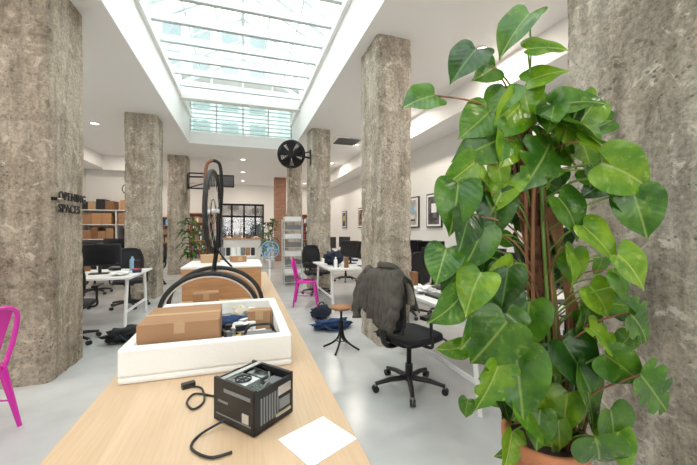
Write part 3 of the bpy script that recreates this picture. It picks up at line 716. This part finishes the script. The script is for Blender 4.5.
shelf(-2.6,-1.35,17.5,17.9,2.2); shelf(1.95,3.6,17.5,17.9,2.2); shelf(-4.5,-2.9,17.5,17.9,2.0)
def leafy(name,x,y,h,n,spread,pot=.16):
    b=B(); b.lathe([(0,0),(pot*.75,0),(pot,pot*1.8),(pot*1.05,pot*1.8),(pot*1.05,pot*2),(pot*.9,pot*2),(pot*.85,pot*1.75),(0,pot*1.75)],(0,0,0),M_paper)
    for k in range(3): b.tube(smooth_pts([(0,0,pot*1.7),(.05*math.cos(k*2),.05*math.sin(k*2),h*.5),(.1*math.cos(k*2),.1*math.sin(k*2),h*.85)]),.012,M_stem,6)
    for i in range(n):
        a=random.random()*6.28; z0=random.uniform(h*.35,h*.9); L_=spread*random.uniform(.5,1); base=Vector((.06*math.cos(a),.06*math.sin(a),z0))
        d=Vector((math.cos(a),math.sin(a),0)); e=Vector((-math.sin(a),math.cos(a),0))
        vs=[]
        for j in range(6):
            t_=j/5; p=base+d*L_*t_+Vector((0,0,L_*(.8*t_-1.1*t_*t_))); w_=.05*math.sin(math.pi*min(1,.12+t_*.88))+.002
            vs+=[p-e*w_,p+Vector((0,0,-.008)),p+e*w_]
        b.add(vs,[(3*j+k,3*j+k+1,3*j+k+4,3*j+k+3) for j in range(5) for k in range(2)],random.choice([M_leafB,M_leafC]),True,[(.3,.3)]*18)
    return b.done(name,(x,y,0))
leafy('potted_plant',-1.35,9.9,1.9,60,.4); leafy('potted_plant',.95,12.4,2.0,60,.45); leafy('potted_plant',-1.3,13.4,1.6,50,.4); leafy('potted_plant',.95,14.5,1.4,50,.4)

# ---------------------------------------------------------------- pothos on coir pole
def leaf(b,c,d,nrm,size,mat,curl=.25,fold=.25,wid=.85,split=False):
    d=d.normalized(); nrm=(nrm-d*nrm.dot(d)).normalized(); sx_=d.cross(nrm)
    out=[(.0,0),(.20,-.13),(.37,-.11),(.47,.04),(.49,.24),(.44,.46),(.34,.66),(.21,.82),(.085,.94),(0,1.05)]
    mid=[0,.02,.06,.13,.27,.45,.62,.78,.91,1.05]
    O=smooth_pts([(x,y,0) for x,y in out],3); Mm=smooth_pts([(0,y,0) for y in mid],3)
    vs=[];uv=[];wv=random.random()*6; base=c-d*size*.5; bend=random.uniform(-.35,.35)
    S_=[-1,-.8,-.55,-.28,0,.28,.55,.8,1]; 
    for i,(o,mm) in enumerate(zip(O,Mm)):
        ox=o.x; oy=o.y; my=mm.y
        for s_ in S_:
            k_=1.0
            if split and abs(s_)>.5 and i in (10,14,18): k_=.60
            x=ox*s_*wid*k_; y=my+(oy-my)*abs(s_)
            z=fold*abs(x)*(1-abs(x)*.9)-curl*y*y*.8+.026*math.sin(y*9+wv+s_*2)*abs(s_)
            xx=x+bend*y*y*.35
            vs.append(base+(sx_*xx+d*y+nrm*z)*size); uv.append((.5+x,y))
    k=len(S_); b.add(vs,[(i*k+j,i*k+j+1,(i+1)*k+j+1,(i+1)*k+j) for i in range(len(O)-1) for j in range(k-1)],mat,True,uv)
    return base
b=B()
PX=.06
b.lathe([(0,0),(.115,0),(.155,.40),(.175,.40),(.178,.47),(.155,.47),(.148,.42),(0,.42)],(PX,0,0),M_terra,36)
b.cyl((PX,0,.41),(PX,0,.435),.147,M_soil,seg=24)
pole=lambda z:Vector((.10-.14*(z-.42)/1.5,.0,z))
b.tube([pole(.40+i*.08)+Vector((random.uniform(-.004,.004),0,0)) for i in range(20)],[.040+.004*math.sin(i*2.3) for i in range(20)],M_moss,14)
for k in range(13):
    pts=[]; ph=random.random()*6.28; rr=random.uniform(.035,.058); off=random.uniform(-.02,.06)
    ztop=random.uniform(1.3,1.95)
    for i in range(12):
        z=.42+(ztop-.42)*i/11; p=pole(z); a=ph+i*.22; pts.append(p+Vector((math.cos(a)*rr+off*max(0,1-(z-.42)/1.0),math.sin(a)*rr-.015,0)))
    b.tube(pts,random.uniform(.006,.010),M_stem if k%5 else M_pet,7)
for k in range(6):
    x=.10+.025*k; b.tube(smooth_pts([(x*.8,-.05,.43),(x+.02,-.07,.8),(x+.01-.02*k,-.07,1.15),(x-.06-.012*k,-.04,1.5)]),.007,M_stem,7)
LV=[(-8,231,19,235),(-30,217,18,220),(-51,200,17,195),(-20,212,13,225),(7,212,15,20),(8,224,16,352),(-25,188,18,215),(-24,177,21,200),(-11,176,18,250),
(5,170,26,248),(25,185,23,345),(23,200,19,10),(46,166,25,335),(36,158,18,300),(50,147,20,290),(32,176,18,340),(-16,147,19,265),(-34,151,21,255),(-25,131,20,260),
(-41,124,17,250),(20,124,18,290),(32,135,18,320),(-27,113,18,240),(43,108,18,330),(33,108,15,300),(51,96,19,320),(-19,88,24,240),(-37,103,18,230),
(-2,95,22,265),(36,88,18,320),(-5,70,26,260),(3,54,27,300),(-19,67,22,240),(27,63,27,285),(43,77,20,320),(57,65,22,310),(-24,95,19,220),(22,78,22,290),(39,45,23,280),
(32,36,22,300),(-14,104,19,250),(-14,117,18,230),(-13,158,19,230),(20,147,19,310),(-3,200,16,260),(12,190,17,320),(-15,198,16,240),(-10,192,20,215),(16,178,20,330),(-30,140,17,240),(-33,165,17,225),(48,122,18,310)]
for li,(r,z,sz,an) in enumerate(LV):
    a=math.radians(an+random.uniform(-10,10)); f=-.10-.12*abs(r)/50-random.uniform(0,.08)
    kf=(1.5+f)/1.5
    d=Vector((math.cos(a),random.uniform(-.6,.2),math.sin(a))); n=Vector((random.uniform(-.9,.9),-1,random.uniform(-.1,1.3)))
    c=Vector(((.823+r/100)*kf-.823,f,1.4+(z/100-1.4)*kf)); mat=random.choices([M_leafA,M_leafB,M_leafC],[4,4,2])[0]
    base=leaf(b,c,d,n,sz/100*1.08*kf,mat,random.uniform(.1,.5),random.uniform(.2,.5),random.uniform(.88,1.05),li in (9,29,32,35,13,25))
    pz=max(.5,min(1.93,z/100-.02 if z<200 else 1.9)); p0=pole(pz-.10)
    m_=(p0+base)/2+Vector((0,-.03,.05)); b.tube(smooth_pts([p0,m_,base],5),[.004]*11,M_pet if random.random()<.7 else M_stem,6)
for i in range(125):
    z=random.uniform(.38,1.95); w_=.17+.20*(1-abs(z-.9)/1.2)
    r=random.gauss(0,1)*w_*.7+.03; r=max(-.36,min(.42,r))
    front=random.random()<.45
    if z>.95 and z<1.85 and abs(r-pole(z).x)<.10: front=False
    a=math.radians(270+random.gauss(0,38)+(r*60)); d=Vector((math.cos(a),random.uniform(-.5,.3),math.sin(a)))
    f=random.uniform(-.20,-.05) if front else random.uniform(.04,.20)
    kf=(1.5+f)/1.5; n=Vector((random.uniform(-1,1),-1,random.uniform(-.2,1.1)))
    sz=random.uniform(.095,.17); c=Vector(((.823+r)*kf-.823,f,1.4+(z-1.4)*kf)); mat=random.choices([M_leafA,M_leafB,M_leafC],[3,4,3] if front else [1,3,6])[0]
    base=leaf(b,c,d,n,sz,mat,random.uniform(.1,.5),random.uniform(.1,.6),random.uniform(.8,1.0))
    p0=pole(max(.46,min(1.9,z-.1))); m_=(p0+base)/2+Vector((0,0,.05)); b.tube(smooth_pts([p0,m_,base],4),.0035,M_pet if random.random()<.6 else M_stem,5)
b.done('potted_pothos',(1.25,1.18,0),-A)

# ---------------------------------------------------------------- light, world, camera
w=bpy.data.worlds.new('World'); S.world=w; w.use_nodes=True
bg=w.node_tree.nodes['Background']; bg.inputs[0].default_value=(.98,.99,.985,1); bg.inputs[1].default_value=4.3
cam=bpy.data.cameras.new('camera'); co=bpy.data.objects.new('camera',cam); S.collection.objects.link(co)
cam.sensor_width=36; cam.lens=330/697*36; co.location=(0,0,H); co.rotation_euler=(math.pi/2,0,-A)
cam.shift_y=-2.5/697; cam.clip_start=.02; cam.clip_end=200
S.camera=co
S.view_settings.view_transform='Standard'; S.view_settings.look='None'; S.view_settings.exposure=0
